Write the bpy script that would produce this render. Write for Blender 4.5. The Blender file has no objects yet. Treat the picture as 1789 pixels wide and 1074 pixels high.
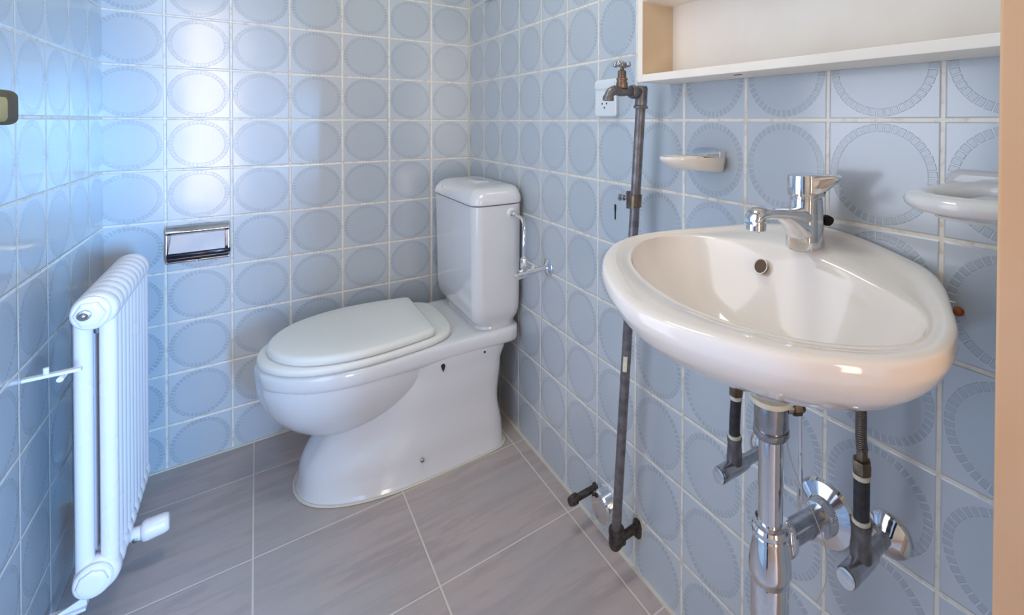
import bpy, math, random
from mathutils import Vector, Matrix
random.seed(4)
PI = math.pi
T = 0.152                      # wall tile pitch (metres)
Z0 = 6.8547 * T                # height of the grout row at eye level
XL = -6.835 * T                # left wall plane; right wall is x=0, back wall y=0, floor z=0
W, H = 1789.0, 1074.0

# ---------------------------------------------------------------- camera
yaw, pit, rol = 0.6492, -0.0120, 0.0045
fpx, cxp, cyp = 823.93, 1072.365, 223.28
cam_loc = Vector((-4.5966 * T, -12.5383 * T, (-0.0308 + 6.8547) * T))
dv = Vector((math.sin(yaw) * math.cos(pit), math.cos(yaw) * math.cos(pit), math.sin(pit)))
rv = Vector((math.cos(yaw), -math.sin(yaw), 0.0))
uv = rv.cross(dv)
rv, uv = rv * math.cos(rol) + uv * math.sin(rol), uv * math.cos(rol) - rv * math.sin(rol)
cd = bpy.data.cameras.new('camera')
cam = bpy.data.objects.new('camera', cd)
bpy.context.scene.collection.objects.link(cam)
m3 = Matrix((rv, uv, -dv)).transposed()
cam.matrix_world = Matrix.Translation(cam_loc) @ m3.to_4x4()
cd.sensor_fit = 'HORIZONTAL'
cd.sensor_width = 36.0
cd.lens = fpx * 36.0 / W
cd.shift_x = -(cxp - W / 2) / W
cd.shift_y = (cyp - H / 2) / W
cd.clip_start = 0.02
scene = bpy.context.scene
scene.camera = cam

# ---------------------------------------------------------------- view, world, lights
scene.view_settings.view_transform = 'Standard'
scene.view_settings.look = 'None'
scene.view_settings.exposure = 0.0
scene.view_settings.gamma = 1.0
scene.view_settings.use_curve_mapping = False
world = bpy.data.worlds.new('sky')
scene.world = world
world.use_nodes = True
bg = world.node_tree.nodes['Background']
bg.inputs[0].default_value = (0.62, 0.78, 1.0, 1)
bg.inputs[1].default_value = 0.08


def area(name, loc, direction, sx, sy, power, color, spread=180):
    l = bpy.data.lights.new(name, 'AREA')
    l.shape = 'RECTANGLE'
    l.size, l.size_y = sx, sy
    l.energy = power
    l.color = color
    l.spread = math.radians(spread)
    o = bpy.data.objects.new(name, l)
    scene.collection.objects.link(o)
    o.location = loc
    o.rotation_euler = Vector(direction).to_track_quat('-Z', 'Y').to_euler()
    return o


# daylight outside the hall windows, ceiling lamp in the room
area('daylight_at_clear_sash', (-1.08, -3.84, 1.15), (0, 1, 0), 0.40, 1.85, 26.0, (1.0, 0.82, 0.67))
area('daylight_at_dimmed_sash', (-0.56, -3.84, 1.08), (0, 1, 0), 0.62, 2.0, 4.0, (0.80, 0.70, 1.0))  # dimmer half of the hall window, split off to weaken wall glare; no curtain
area('blue_daylight_at_side_window', (0.14, -3.84, 0.90), (-0.95, 3.5, -0.45), 0.50, 0.9, 34.0, (0.22, 0.53, 1.0), 70)
area('room_ceiling_lamp_light', (-0.50, -1.10, 2.27), (0, 0, -1), 0.36, 0.36, 6.0, (0.95, 1.0, 0.88))
DOOR_GLOW = 1.9                # emission put into the unseen left-wall door pane as daylight and wall glare
DOOR_COL = (0.92, 0.93, 1.0)

# ---------------------------------------------------------------- node helpers
class NT:
    def __init__(s, name):
        s.m = bpy.data.materials.new(name)
        s.m.use_nodes = True
        s.t = s.m.node_tree
        s.n, s.l = s.t.nodes, s.t.links
        s.b = s.n['Principled BSDF']

    def put(s, sock, v):
        if isinstance(v, (int, float)):
            sock.default_value = v
        elif isinstance(v, (tuple, list)):
            sock.default_value = tuple(v) if len(v) == len(sock.default_value) else tuple(v) + (1,)
        else:
            s.l.new(v, sock)

    def math(s, op, a, b=0.0, c=0.0, clamp=False):
        n = s.n.new('ShaderNodeMath')
        n.operation = op
        n.use_clamp = clamp
        for i, v in enumerate((a, b, c)):
            s.put(n.inputs[i], v)
        return n.outputs[0]

    def step(s, x, a, b, lo=0.0, hi=1.0):
        n = s.n.new('ShaderNodeMapRange')
        n.interpolation_type = 'SMOOTHSTEP'
        s.put(n.inputs[0], x)
        for i, v in zip((1, 2, 3, 4), (a, b, lo, hi)):
            s.put(n.inputs[i], v)
        return n.outputs[0]

    def mix(s, f, a, b):
        n = s.n.new('ShaderNodeMix')
        n.data_type = 'RGBA'
        s.put(n.inputs[0], f)
        s.put(n.inputs[6], a)
        s.put(n.inputs[7], b)
        return n.outputs[2]

    def pos(s):
        g = s.n.new('ShaderNodeNewGeometry')
        x = s.n.new('ShaderNodeSeparateXYZ')
        s.l.new(g.outputs['Position'], x.inputs[0])
        s.gpos = g.outputs['Position']
        return x.outputs

    def noise(s, scale, detail=3, vec=None, rough=0.5, dist=0.0):
        n = s.n.new('ShaderNodeTexNoise')
        n.inputs['Scale'].default_value = scale
        n.inputs['Detail'].default_value = detail
        n.inputs['Roughness'].default_value = rough
        n.inputs['Distortion'].default_value = dist
        if vec is None:
            tc = s.n.new('ShaderNodeTexCoord')
            vec = tc.outputs['Object']
        s.l.new(vec, n.inputs['Vector'])
        return n.outputs['Fac']

    def mapping(s, vec, scale=(1, 1, 1), rot=(0, 0, 0)):
        n = s.n.new('ShaderNodeMapping')
        s.l.new(vec, n.inputs[0])
        n.inputs['Scale'].default_value = scale
        n.inputs['Rotation'].default_value = rot
        return n.outputs[0]

    def bump(s, h, strength=0.5, dist=0.001, sock='Normal'):
        n = s.n.new('ShaderNodeBump')
        n.inputs['Strength'].default_value = strength
        n.inputs['Distance'].default_value = dist
        s.l.new(h, n.inputs['Height'])
        s.l.new(n.outputs[0], s.b.inputs[sock])
        return n.outputs[0]


def srgb(r, g, b):
    f = lambda c: (c / 255.0) / 12.92 if c / 255.0 <= 0.04045 else ((c / 255.0 + 0.055) / 1.055) ** 2.4
    return (f(r), f(g), f(b), 1)


def simple(name, col, rough=0.4, metal=0.0, var=0.06, scale=14.0, bump=0.0, coat=0.0, spec=0.5, col2=None):
    k = NT(name)
    n = k.noise(scale, 4)
    c2 = col2 if col2 else tuple(max(0, c * (1 - var * 2)) for c in col[:3]) + (1,)
    k.put(k.b.inputs['Base Color'], k.mix(k.step(n, 0.35, 0.68), col, c2))
    k.b.inputs['Metallic'].default_value = metal
    k.put(k.b.inputs['Roughness'], k.step(n, 0.2, 0.8, rough * 0.85, rough * 1.2))
    k.b.inputs['Coat Weight'].default_value = coat
    k.b.inputs['Coat Roughness'].default_value = 0.04
    k.b.inputs['Specular IOR Level'].default_value = spec
    if bump:
        k.bump(k.noise(scale * 5, 3), 0.4, bump)
    return k.m


def tile_material(name, axis, off):
    """15 cm glazed tile with a frosted disc ringed by short teeth; axis = horizontal wall axis"""
    k = NT(name)
    p = k.pos()
    h = k.math('SUBTRACT', k.math('DIVIDE', p[axis], -T), off)
    v = k.math('DIVIDE', k.math('SUBTRACT', Z0, p[2]), T)
    fh = k.math('SUBTRACT', k.math('FRACT', k.math('ADD', h, 100.0)), 0.5)
    fv = k.math('SUBTRACT', k.math('FRACT', k.math('ADD', v, 100.0)), 0.5)
    ih = k.math('FLOOR', k.math('ADD', h, 100.0))
    iv = k.math('FLOOR', k.math('ADD', v, 100.0))
    e = k.math('MAXIMUM', k.math('ABSOLUTE', fh), k.math('ABSOLUTE', fv))
    grout = k.step(e, 0.480, 0.486)
    wash = k.math('MULTIPLY', k.step(e, 0.462, 0.482), 0.55)
    r = k.math('SQRT', k.math('ADD', k.math('MULTIPLY', fh, fh), k.math('MULTIPLY', fv, fv)))
    ang = k.math('ARCTAN2', fv, fh)
    NTEETH = 42
    tt = k.math('ABSOLUTE', k.math('SUBTRACT', k.math('FRACT', k.math('ADD', k.math('MULTIPLY', ang, NTEETH / (2 * PI)), 50.0)), 0.5))
    # tt: 0 at a tooth centre, .5 between teeth
    tooth_a = k.step(tt, 0.43, 0.36)
    band = k.math('MULTIPLY', k.step(r, 0.393, 0.399), k.step(r, 0.468, 0.462))
    tooth = k.math('MULTIPLY', band, tooth_a)
    spoke = k.math('MULTIPLY', band, k.math('SUBTRACT', 1.0, tooth_a))
    disc = k.step(r, 0.400, 0.393)
    rnd = k.n.new('ShaderNodeTexWhiteNoise')
    cv = k.n.new('ShaderNodeCombineXYZ')
    k.l.new(ih, cv.inputs[0]); k.l.new(iv, cv.inputs[1])
    k.l.new(cv.outputs[0], rnd.inputs['Vector'])
    n1 = k.noise(5.0, 4, k.gpos)
    C_FIELD = srgb(194, 200, 206)
    C_DISC = srgb(182, 190, 198)
    C_TOOTH = srgb(169, 178, 188)
    C_SPOKE = srgb(200, 205, 210)
    C_GROUT = srgb(238, 229, 214)
    C_WASH = srgb(204, 209, 214)
    c = k.mix(disc, C_FIELD, C_DISC)
    c = k.mix(tooth, c, C_TOOTH)
    c = k.mix(spoke, c, C_SPOKE)
    c = k.mix(wash, c, C_WASH)
    c = k.mix(k.math('MULTIPLY', k.step(n1, 0.4, 0.7), 0.22), c, srgb(184, 192, 199))
    gn = k.noise(60.0, 3, k.gpos)
    gcol = k.mix(k.step(gn, 0.45, 0.75), C_GROUT, srgb(214, 196, 170))
    c = k.mix(grout, c, gcol)
    k.put(k.b.inputs['Base Color'], c)
    rough = k.math('ADD', k.math('MULTIPLY', disc, 0.06), 0.32)
    rough = k.math('ADD', rough, k.math('MULTIPLY', grout, 0.20))
    k.put(k.b.inputs['Roughness'], rough)
    k.b.inputs['Specular IOR Level'].default_value = 0.8
    k.put(k.b.inputs['Coat Weight'], k.math('SUBTRACT', 0.85, k.math('MULTIPLY', grout, 0.30)))
    k.b.inputs['Coat Roughness'].default_value = 0.15
    k.b.inputs['Coat IOR'].default_value = 1.75
    # relief: pillowed edge, raised teeth, slight waviness of the glaze, tilt of each tile
    edge = k.step(e, 0.488, 0.470, 0.0, 1.0)
    wav = k.noise(9.0, 1, k.gpos)
    tilt = k.math('MULTIPLY', k.math('SUBTRACT', rnd.outputs['Value'], 0.5), k.math('ADD', fh, fv))
    hh = k.math('ADD', k.math('MULTIPLY', edge, 1.0), k.math('MULTIPLY', tooth, 0.45))
    hh = k.math('ADD', hh, k.math('MULTIPLY', disc, 0.10))
    hh = k.math('ADD', hh, k.math('MULTIPLY', wav, 0.9))
    hh = k.math('ADD', hh, k.math('MULTIPLY', tilt, 0.5))
    nb = k.bump(hh, 1.0, 0.0010)
    k.l.new(nb, k.b.inputs['Coat Normal'])
    return k.m


def floor_material():
    k = NT('beige_floor_tile')
    p = k.pos()
    F = 0.333
    fx = k.math('SUBTRACT', k.math('FRACT', k.math('ADD', k.math('DIVIDE', k.math('ADD', p[0], 0.042), F), 100.0)), 0.5)
    fy = k.math('SUBTRACT', k.math('FRACT', k.math('ADD', k.math('DIVIDE', k.math('ADD', p[1], 0.180), F), 100.0)), 0.5)
    e = k.math('MAXIMUM', k.math('ABSOLUTE', fx), k.math('ABSOLUTE', fy))
    grout = k.step(e, 0.4925, 0.496)
    # cut strip along the right wall
    vec = k.mapping(k.gpos, (5.0, 26.0, 1.0), (0, 0, math.radians(38)))
    s1 = k.noise(1.0, 6, vec, 0.6, 0.6)
    vec2 = k.mapping(k.gpos, (2.2, 5.0, 1.0), (0, 0, math.radians(38)))
    s2 = k.noise(1.4, 3, vec2, 0.5)
    c = k.mix(k.step(s1, 0.42, 0.62), srgb(186, 170, 165), srgb(170, 157, 153))
    c = k.mix(k.math('MULTIPLY', k.step(s2, 0.4, 0.62), 0.6), c, srgb(174, 167, 165))
    c = k.mix(k.math('MULTIPLY', k.step(k.noise(300.0, 2, k.gpos), 0.66, 0.72), 0.25), c, srgb(132, 122, 116))
    c = k.mix(grout, c, srgb(214, 204, 192))
    k.put(k.b.inputs['Base Color'], c)
    k.put(k.b.inputs['Roughness'], k.math('ADD', 0.42, k.math('MULTIPLY', grout, 0.4)))
    k.b.inputs['Specular IOR Level'].default_value = 0.4
    hh = k.math('ADD', k.step(e, 0.496, 0.490), k.math('MULTIPLY', s1, 0.12))
    k.bump(hh, 0.8, 0.0009)
    return k.m


M = {}
M['tile_back'] = tile_material('blue_disc_tile_back', 0, 0.0)
M['tile_right'] = tile_material('blue_disc_tile_right', 1, 0.0545)
M['tile_left'] = tile_material('blue_disc_tile_left', 1, 0.9172)
M['floor'] = floor_material()
M['plaster'] = simple('cream_plaster', srgb(226, 220, 208), 0.8, var=0.02, bump=0.0006)
M['ceil'] = simple('white_ceiling_paint', srgb(236, 234, 228), 0.85, var=0.01)
M['ceramic'] = simple('white_vitreous_china', srgb(222, 221, 222), 0.10, var=0.008, coat=0.6, scale=3)
M['basin'] = simple('warm_white_vitreous_china', srgb(242, 233, 226), 0.10, var=0.015, coat=0.6, scale=3, col2=srgb(239, 229, 221))
M['plastic'] = simple('white_seat_plastic', srgb(233, 232, 226), 0.42, var=0.01, scale=4)
M['seatedge'] = simple('aged_seat_plastic', srgb(232, 226, 214), 0.3, var=0.02)
M['chrome'] = simple('polished_chrome', (0.80, 0.80, 0.82, 1), 0.07, 1.0, var=0.03, scale=40)
M['chromedull'] = simple('dulled_chrome', (0.50, 0.50, 0.52, 1), 0.22, 1.0, var=0.12, scale=60, bump=0.0002)
M['galv'] = simple('galvanised_pipe', srgb(136, 132, 134), 0.40, 0.75, var=0.2, scale=55, bump=0.0004, col2=srgb(112, 108, 110))
M['darkiron'] = simple('corroded_dark_iron', srgb(84, 78, 76), 0.6, 0.5, var=0.2, scale=90, bump=0.0008, col2=srgb(60, 50, 44))
M['patina'] = simple('brass_with_brown_patina', srgb(150, 128, 110), 0.38, 0.85, var=0.2, scale=70, bump=0.0004, col2=srgb(110, 92, 80))
M['brass'] = simple('yellow_brass', srgb(214, 186, 104), 0.4, 0.5, var=0.1)
M['brassdark'] = simple('tarnished_brass', srgb(112, 94, 62), 0.5, 0.4, var=0.1)
M['radiator'] = simple('white_radiator_enamel', srgb(240, 229, 229), 0.25, var=0.01, coat=0.3, scale=5)
M['cabinet'] = simple('cream_painted_cabinet_wood', srgb(244, 236, 224), 0.42, var=0.02, scale=7, bump=0.0003, col2=srgb(240, 229, 217))
M['cabinetin'] = simple('bare_brownish_panel', srgb(214, 192, 164), 0.6, var=0.03, scale=9, col2=srgb(206, 182, 152))
M['jamb'] = simple('salmon_painted_door_frame', srgb(240, 192, 150), 0.5, var=0.03, scale=6, bump=0.0004, col2=srgb(236, 186, 142))
M['black'] = simple('dark_void', (0.012, 0.011, 0.010, 1), 0.8)
M['rubber'] = simple('black_hose_rubber', srgb(52, 50, 54), 0.45, var=0.2, scale=90, bump=0.0005)
M['nut'] = simple('tarnished_bronze_nut', srgb(136, 118, 100), 0.35, 0.9, var=0.2, scale=80)
M['ptfe'] = simple('cream_sealing_tape', srgb(222, 214, 192), 0.6, var=0.05, scale=80, bump=0.0004)
M['outlet'] = simple('white_socket_plastic', srgb(226, 230, 232), 0.35, var=0.01)
M['hole'] = simple('broken_plaster_edge', srgb(196, 188, 176), 0.9, var=0.1, scale=80, bump=0.001)
M['rust'] = simple('orange_rust', srgb(176, 96, 50), 0.8, var=0.2, scale=200)
M['string'] = simple('pale_string', srgb(190, 180, 160), 0.8)
M['silicone'] = simple('cream_silicone_seal', srgb(214, 206, 192), 0.5, var=0.03)
M['glass_white'] = simple('frosted_soap_dish_glaze', srgb(232, 224, 214), 0.2, var=0.02, coat=0.4)
M['wood_light'] = simple('white_door_paint', srgb(236, 236, 234), 0.35, var=0.01, coat=0.2)


def tiled_metal(name, c1, c2):
    k = NT(name)
    w = k.n.new('ShaderNodeTexWave')
    w.wave_type = 'BANDS'; w.bands_direction = 'DIAGONAL'
    w.inputs['Scale'].default_value = 260
    tc = k.n.new('ShaderNodeTexCoord')
    k.l.new(tc.outputs['Object'], w.inputs['Vector'])
    k.put(k.b.inputs['Base Color'], k.mix(w.outputs['Fac'], c1, c2))
    k.b.inputs['Metallic'].default_value = 0.8
    k.b.inputs['Roughness'].default_value = 0.4
    k.bump(w.outputs['Fac'], 0.8, 0.0006)
    return k.m


M['braid'] = tiled_metal('braided_steel_hose', srgb(150, 140, 130), srgb(70, 62, 58))
kg = NT('clear_glass')
tr = kg.n.new('ShaderNodeBsdfTransparent'); gl = kg.n.new('ShaderNodeBsdfGlossy'); gl.inputs['Roughness'].default_value = 0.02
mx = kg.n.new('ShaderNodeMixShader'); mx.inputs[0].default_value = 0.06
kg.l.new(tr.outputs[0], mx.inputs[1]); kg.l.new(gl.outputs[0], mx.inputs[2])
kg.l.new(mx.outputs[0], kg.n['Material Output'].inputs[0])
M['glass'] = kg.m
kf = NT('glowing_frosted_glass')
kf.b.inputs['Base Color'].default_value = (.8, .86, .92, 1)
kf.b.inputs['Roughness'].default_value = 0.3
kf.b.inputs['Emission Color'].default_value = DOOR_COL + (1,)
kf.b.inputs['Emission Strength'].default_value = DOOR_GLOW  # pane emits by itself in place of daylight from outside
M['frosted'] = kf.m

# ---------------------------------------------------------------- mesh helpers
class MB:
    def __init__(s):
        s.v, s.f = [], []

    def add(s, vs, fs):
        o = len(s.v)
        s.v += [tuple(v) for v in vs]
        s.f += [tuple(i + o for i in f) for f in fs]
        return s

    def box(s, a, b):
        x0, y0, z0 = [min(p, q) for p, q in zip(a, b)]
        x1, y1, z1 = [max(p, q) for p, q in zip(a, b)]
        vs = [(x0, y0, z0), (x1, y0, z0), (x1, y1, z0), (x0, y1, z0), (x0, y0, z1), (x1, y0, z1), (x1, y1, z1), (x0, y1, z1)]
        return s.add(vs, [(0, 3, 2, 1), (4, 5, 6, 7), (0, 1, 5, 4), (1, 2, 6, 5), (2, 3, 7, 6), (3, 0, 4, 7)])

    def loft(s, rings, cap0=True, cap1=True, closed=True):
        n = len(rings[0])
        vs = [p for r in rings for p in r]
        fs = []
        for i in range(len(rings) - 1):
            for j in range(n if closed else n - 1):
                k = (j + 1) % n
                fs.append((i * n + j, i * n + k, (i + 1) * n + k, (i + 1) * n + j))
        if cap0:
            fs.append(tuple(range(n - 1, -1, -1)))
        if cap1:
            o = (len(rings) - 1) * n
            fs.append(tuple(range(o, o + n)))
        return s.add(vs, fs)

    def lathe(s, p0, axis, prof, n=32, ref=None, sq=(1, 1)):
        """prof: list of (distance along axis, radius)"""
        a = Vector(axis).normalized()
        r = Vector(ref) if ref else (Vector((0, 0, 1)) if abs(a.z) < 0.9 else Vector((1, 0, 0)))
        b = a.cross(r).normalized()
        c = b.cross(a)
        p0 = Vector(p0)
        rings = []
        for d, rad in prof:
            rad = max(rad, 1e-5)
            rings.append([p0 + a * d + (b * math.cos(2 * PI * j / n) * sq[0] + c * math.sin(2 * PI * j / n) * sq[1]) * rad for j in range(n)])
        return s.loft(rings)

    def cyl(s, p0, p1, r0, r1=None, n=24, bev=0.0):
        d = Vector(p1) - Vector(p0)
        L = d.length
        r1 = r0 if r1 is None else r1
        pr = [(0, r0), (L, r1)] if not bev else [(0, r0 - bev), (bev * .3, r0 - bev * .3), (bev, r0), (L - bev, r1), (L - bev * .3, r1 - bev * .3), (L, r1 - bev)]
        return s.lathe(p0, d, pr, n)

    def tube(s, pts, rad, n=16, sub=8, curved=True):
        P = [Vector(p) for p in pts]
        R = rad if isinstance(rad, (list, tuple)) else [rad] * len(P)
        if curved and len(P) > 2:
            Q, RR = [], []
            for i in range(len(P) - 1):
                p0, p1, p2, p3 = P[max(i - 1, 0)], P[i], P[i + 1], P[min(i + 2, len(P) - 1)]
                for j in range(sub):
                    t = j / sub
                    Q.append(0.5 * ((2 * p1) + (-p0 + p2) * t + (2 * p0 - 5 * p1 + 4 * p2 - p3) * t * t + (-p0 + 3 * p1 - 3 * p2 + p3) * t ** 3))
                    RR.append(R[i] * (1 - t) + R[i + 1] * t)
            Q.append(P[-1]); RR.append(R[-1])
        else:
            Q, RR = P, R
        tg = (Q[1] - Q[0]).normalized()
        up = Vector((0, 0, 1)) if abs(tg.z) < 0.9 else Vector((1, 0, 0))
        b = tg.cross(up).normalized()
        rings = []
        for i, q in enumerate(Q):
            t2 = (Q[min(i + 1, len(Q) - 1)] - Q[max(i - 1, 0)]).normalized()
            b = (b - t2 * b.dot(t2)).normalized()
            c = t2.cross(b)
            rings.append([q + (b * math.cos(2 * PI * j / n) + c * math.sin(2 * PI * j / n)) * RR[i] for j in range(n)])
        return s.loft(rings)


def flip_fix(me):
    import bmesh
    bm = bmesh.new(); bm.from_mesh(me)
    bmesh.ops.recalc_face_normals(bm, faces=bm.faces)
    bm.to_mesh(me); bm.free()


def build(name, mb, mat, parent=None, origin=None, bevel=0.0, seg=3, sub=0, smooth=True, sharp=35):
    org = Vector(origin) if origin is not None else (parent.matrix_world_loc if False else None)
    if org is None:
        o = parent
        org = Vector((0, 0, 0))
        while o is not None:
            org += Vector(o.location); o = o.parent
    me = bpy.data.meshes.new(name)
    me.from_pydata([tuple(Vector(v) - org) for v in mb.v], [], mb.f)
    me.update(); flip_fix(me)
    me.materials.append(mat)
    ob = bpy.data.objects.new(name, me)
    scene.collection.objects.link(ob)
    if smooth:
        me.polygons.foreach_set('use_smooth', [True] * len(me.polygons))
        if not sub:
            me.set_sharp_from_angle(angle=math.radians(sharp))
    if parent is not None:
        ob.parent = parent
    elif origin is not None:
        ob.location = origin
    if bevel:
        b = ob.modifiers.new('bevel', 'BEVEL'); b.width = bevel; b.segments = seg; b.limit_method = 'ANGLE'; b.harden_normals = False
        b.angle_limit = math.radians(40)
        wn = ob.modifiers.new('wn', 'WEIGHTED_NORMAL'); wn.keep_sharp = False
        me.polygons.foreach_set('use_smooth', [True] * len(me.polygons))
        for e in me.edges:
            e.use_edge_sharp = False
    if sub:
        b = ob.modifiers.new('sub', 'SUBSURF'); b.levels = sub; b.render_levels = sub
    return ob


def thing(name, label, cat, loc, group=None):
    o = bpy.data.objects.new(name, None)
    scene.collection.objects.link(o)
    o.location = loc
    o.empty_display_size = 0.05
    o['label'] = label; o['category'] = cat
    if group:
        o['group'] = group
    return o


def tag(o, label, cat, group=None):
    o['label'] = label; o['category'] = cat
    if group:
        o['group'] = group
    return o


def struct(name, mb, mat, **kw):
    o = build(name, mb, mat, smooth=False, **kw)
    o['kind'] = 'structure'
    return o


def interp(pts, n):
    """Catmull-Rom through 2-D points -> n samples evenly spaced by index"""
    out = []
    m = len(pts) - 1
    for q in range(n):
        t = q / (n - 1) * m
        i = min(int(t), m - 1); t -= i
        p0, p1, p2, p3 = [pts[max(0, min(m, k))] for k in (i - 1, i, i + 1, i + 2)]
        out.append(tuple(0.5 * ((2 * b) + (-a + c) * t + (2 * a - 5 * b + 4 * c - d) * t * t + (-a + 3 * b - 3 * c + d) * t ** 3) for a, b, c, d in zip(p0, p1, p2, p3)))
    return out


def resample(poly, n):
    d = [0.0]
    for a, b in zip(poly, poly[1:]):
        d.append(d[-1] + math.dist(a, b))
    out = []
    j = 0
    for i in range(n):
        t = d[-1] * i / (n - 1)
        while j < len(d) - 2 and d[j + 1] < t:
            j += 1
        f = (t - d[j]) / max(1e-9, d[j + 1] - d[j])
        out.append(tuple(a + (b - a) * f for a, b in zip(poly[j], poly[j + 1])))
    return out


def outline(half, n=33):
    """half: (s, w) list from back centre to front centre -> closed ring of (s, w) both signs"""
    h = resample(interp(half, 160), n)
    return [(s, w) for s, w in h] + [(s, -w) for s, w in h[-2:0:-1]]


def rrect(x0, x1, y0, y1, r, n=6):
    out = []
    for cx, cy, a0 in ((x1 - r, y1 - r, 0), (x0 + r, y1 - r, PI / 2), (x0 + r, y0 + r, PI), (x1 - r, y0 + r, 1.5 * PI)):
        for j in range(n + 1):
            a = a0 + PI / 2 * j / n
            out.append((cx + r * math.cos(a), cy + r * math.sin(a)))
    return out


# ================================================================ SETTING
HC = 2.35
YF = -1.79            # inner face of the front wall, with the doorway the camera looks through
YH = -3.70            # far wall of the hall
XHL, XHR = -1.75, 0.95
DH = (-1.54, -0.82, 0.36, 2.02)   # glazed opening in the left wall: y0, y1, z0, z1 (frame outside)

m = MB(); m.box((XL - .12, 0, -.0), (0.12, .12, HC)); struct('wall_back', m, M['tile_back'])
m = MB(); m.box((0, YF - .11, 0), (.12, 0, HC)); struct('wall_right', m, M['tile_right'])
m = MB()
m.box((XL - .12, DH[1], 0), (XL, 0, HC))
m.box((XL - .12, YF - .11, 0), (XL, DH[0], HC))
m.box((XL - .12, DH[0], 0), (XL, DH[1], .02))
m.box((XL - .12, DH[0], DH[3]), (XL, DH[1], HC))
struct('wall_left', m, M['tile_left'])
m = MB()
m.box((-.17, YF - .26, 0), (0, YF, HC)); m.box((XL, YF - .11, 2.03), (-.17, YF, HC))  # right part deepened out of view to keep blue light off the basin
struct('wall_front', m, M['plaster'])
m = MB(); m.box((XL - .12, YF, -.1), (.12, .12, 0)); m.box((XHL - .1, YH - .1, -.1), (XHR + .1, YF, 0)); struct('floor', m, M['floor'])
m = MB(); m.box((XL - .12, YF, HC), (.12, .12, HC + .1)); m.box((XHL - .1, YH - .1, HC), (XHR + .1, YF, HC + .1)); struct('ceiling', m, M['ceil'])
# hall behind the camera, with a tall two-sash window and a side window in its far wall
HW = (-1.28, -0.22, 0.05, 2.12)
SW = (-0.14, 0.42, 0.42, 1.38)
m = MB()
m.box((XHL - .1, YH - .1, 0), (HW[0], YH, HC)); m.box((HW[1], YH - .1, 0), (SW[0], YH, HC)); m.box((SW[1], YH - .1, 0), (XHR + .1, YH, HC))
m.box((HW[0], YH - .1, 0), (HW[1], YH, HW[2])); m.box((HW[0], YH - .1, HW[3]), (HW[1], YH, HC))
m.box((SW[0], YH - .1, 0), (SW[1], YH, SW[2])); m.box((SW[0], YH - .1, SW[3]), (SW[1], YH, HC))
struct('wall_hall', m, M['plaster'])
m = MB(); m.box((XHL - .1, YH, 0), (XHL, YF, HC)); m.box((XHL, YF - .11, 0), (XL, YF, HC)); struct('wall_hall_left', m, M['plaster'])
m = MB(); m.box((XHR, YH, 0), (XHR + .1, YF, HC)); m.box((0.12, YF - .11, 0), (XHR, YF, HC)); struct('wall_hall_right', m, M['plaster'])
for nm, Q in (('window_2', HW), ('window_3', SW)):
    m = MB()
    m.box((Q[0], YH - .08, Q[2]), (Q[0] + .04, YH - .02, Q[3])); m.box((Q[1] - .04, YH - .08, Q[2]), (Q[1], YH - .02, Q[3]))
    if nm == 'window_2':
        m.box((-.88, YH - .08, Q[2]), (-.84, YH - .02, Q[3]))
    m.box((Q[0], YH - .08, Q[2]), (Q[1], YH - .02, Q[2] + .04)); m.box((Q[0], YH - .08, Q[3] - .04), (Q[1], YH - .02, Q[3]))
    wf = struct(nm, m, M['wood_light'])
    m = MB(); m.box((Q[0] + .03, YH - .055, Q[2] + .03), (Q[1] - .03, YH - .05, Q[3] - .03)); build('window_pane', m, M['glass'], wf, smooth=False)
# door frame (salmon) at the right of the doorway; unseen hall-side casing added to shade the basin
m = MB(); m.box((-.205, YF - .15, 0), (-.165, YF + .004, 2.03)); m.box((-.285, YF - .275, 0), (-.165, YF - .15, 2.03)); m.box((XL + .001, YF - .14, 2.03), (-.165, YF + .004, 2.07))
struct('door_2', m, M['jamb'], bevel=0.003)
# glazed door in the left wall
m = MB()
y0, y1, z0, z1 = DH[0], DH[1], 0.02, DH[3]
xf0, xf1 = XL - .05, XL - .005
m.box((xf0, y0, z0), (xf1, y0 + .09, z1)); m.box((xf0, y1 - .09, z0), (xf1, y1, z1))
m.box((xf0, y0 + .09, z0), (xf1, y1 - .09, .42)); m.box((xf0, y0 + .09, z1 - .1), (xf1, y1 - .09, z1))
dr = struct('door_1', m, M['wood_light'], bevel=0.003)
m = MB(); m.box((XL - .014, y0 + .08, .41), (XL - .008, y1 - .08, z1 - .09)); build('door_pane', m, M['frosted'], dr, smooth=False)
m = MB()
hy, hz = y1 - .02, 1.055
m.box((XL - .003, hy - .018, hz - .11), (XL + .004, hy + .014, hz + .06))
build('handle_plate', m, M['brassdark'], dr, bevel=0.002)
# the end of the brass lever reaches into the picture at the far left
m = MB()
m.cyl((XL, hy - .01, hz), (XL + .05, hy - .01, hz), .010, n=16)
prof = rrect(-.012, .012, -.026, .026, .011, 5)
# lever: a thick rounded slab pointing back along the wall
m.loft([[(XL + .0435 + u, hy - .105 + yy, hz + v) for u, v in prof] for yy in (0, .05, .09, .135, .150)])
build('door_handle', m, M['brassdark'], dr, bevel=0.003)
m = MB(); m.loft([[(XL + .0440 + u * .45 + .0085, hy - .1055 + yy, hz - .003 + v * .7) for u, v in prof] for yy in (0, .10)])
build('handle_inlay', m, M['brass'], dr)
# seal lines where the floor meets the walls
m = MB(); m.box((XL, -.006, 0), (0, 0, .004)); struct('trim_1', m, M['silicone'])
m = MB(); m.box((-.006, YF, 0), (0, -.006, .004)); struct('trim_2', m, M['silicone'])
m = MB(); m.box((-.004, -.004, .004), (0, 0, HC)); struct('trim_3', m, M['silicone'])
# white strip whose lower end shows at the very top of the right wall
X0 = -0.16
# ================================================================ TOILET
TY = -0.315


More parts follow.
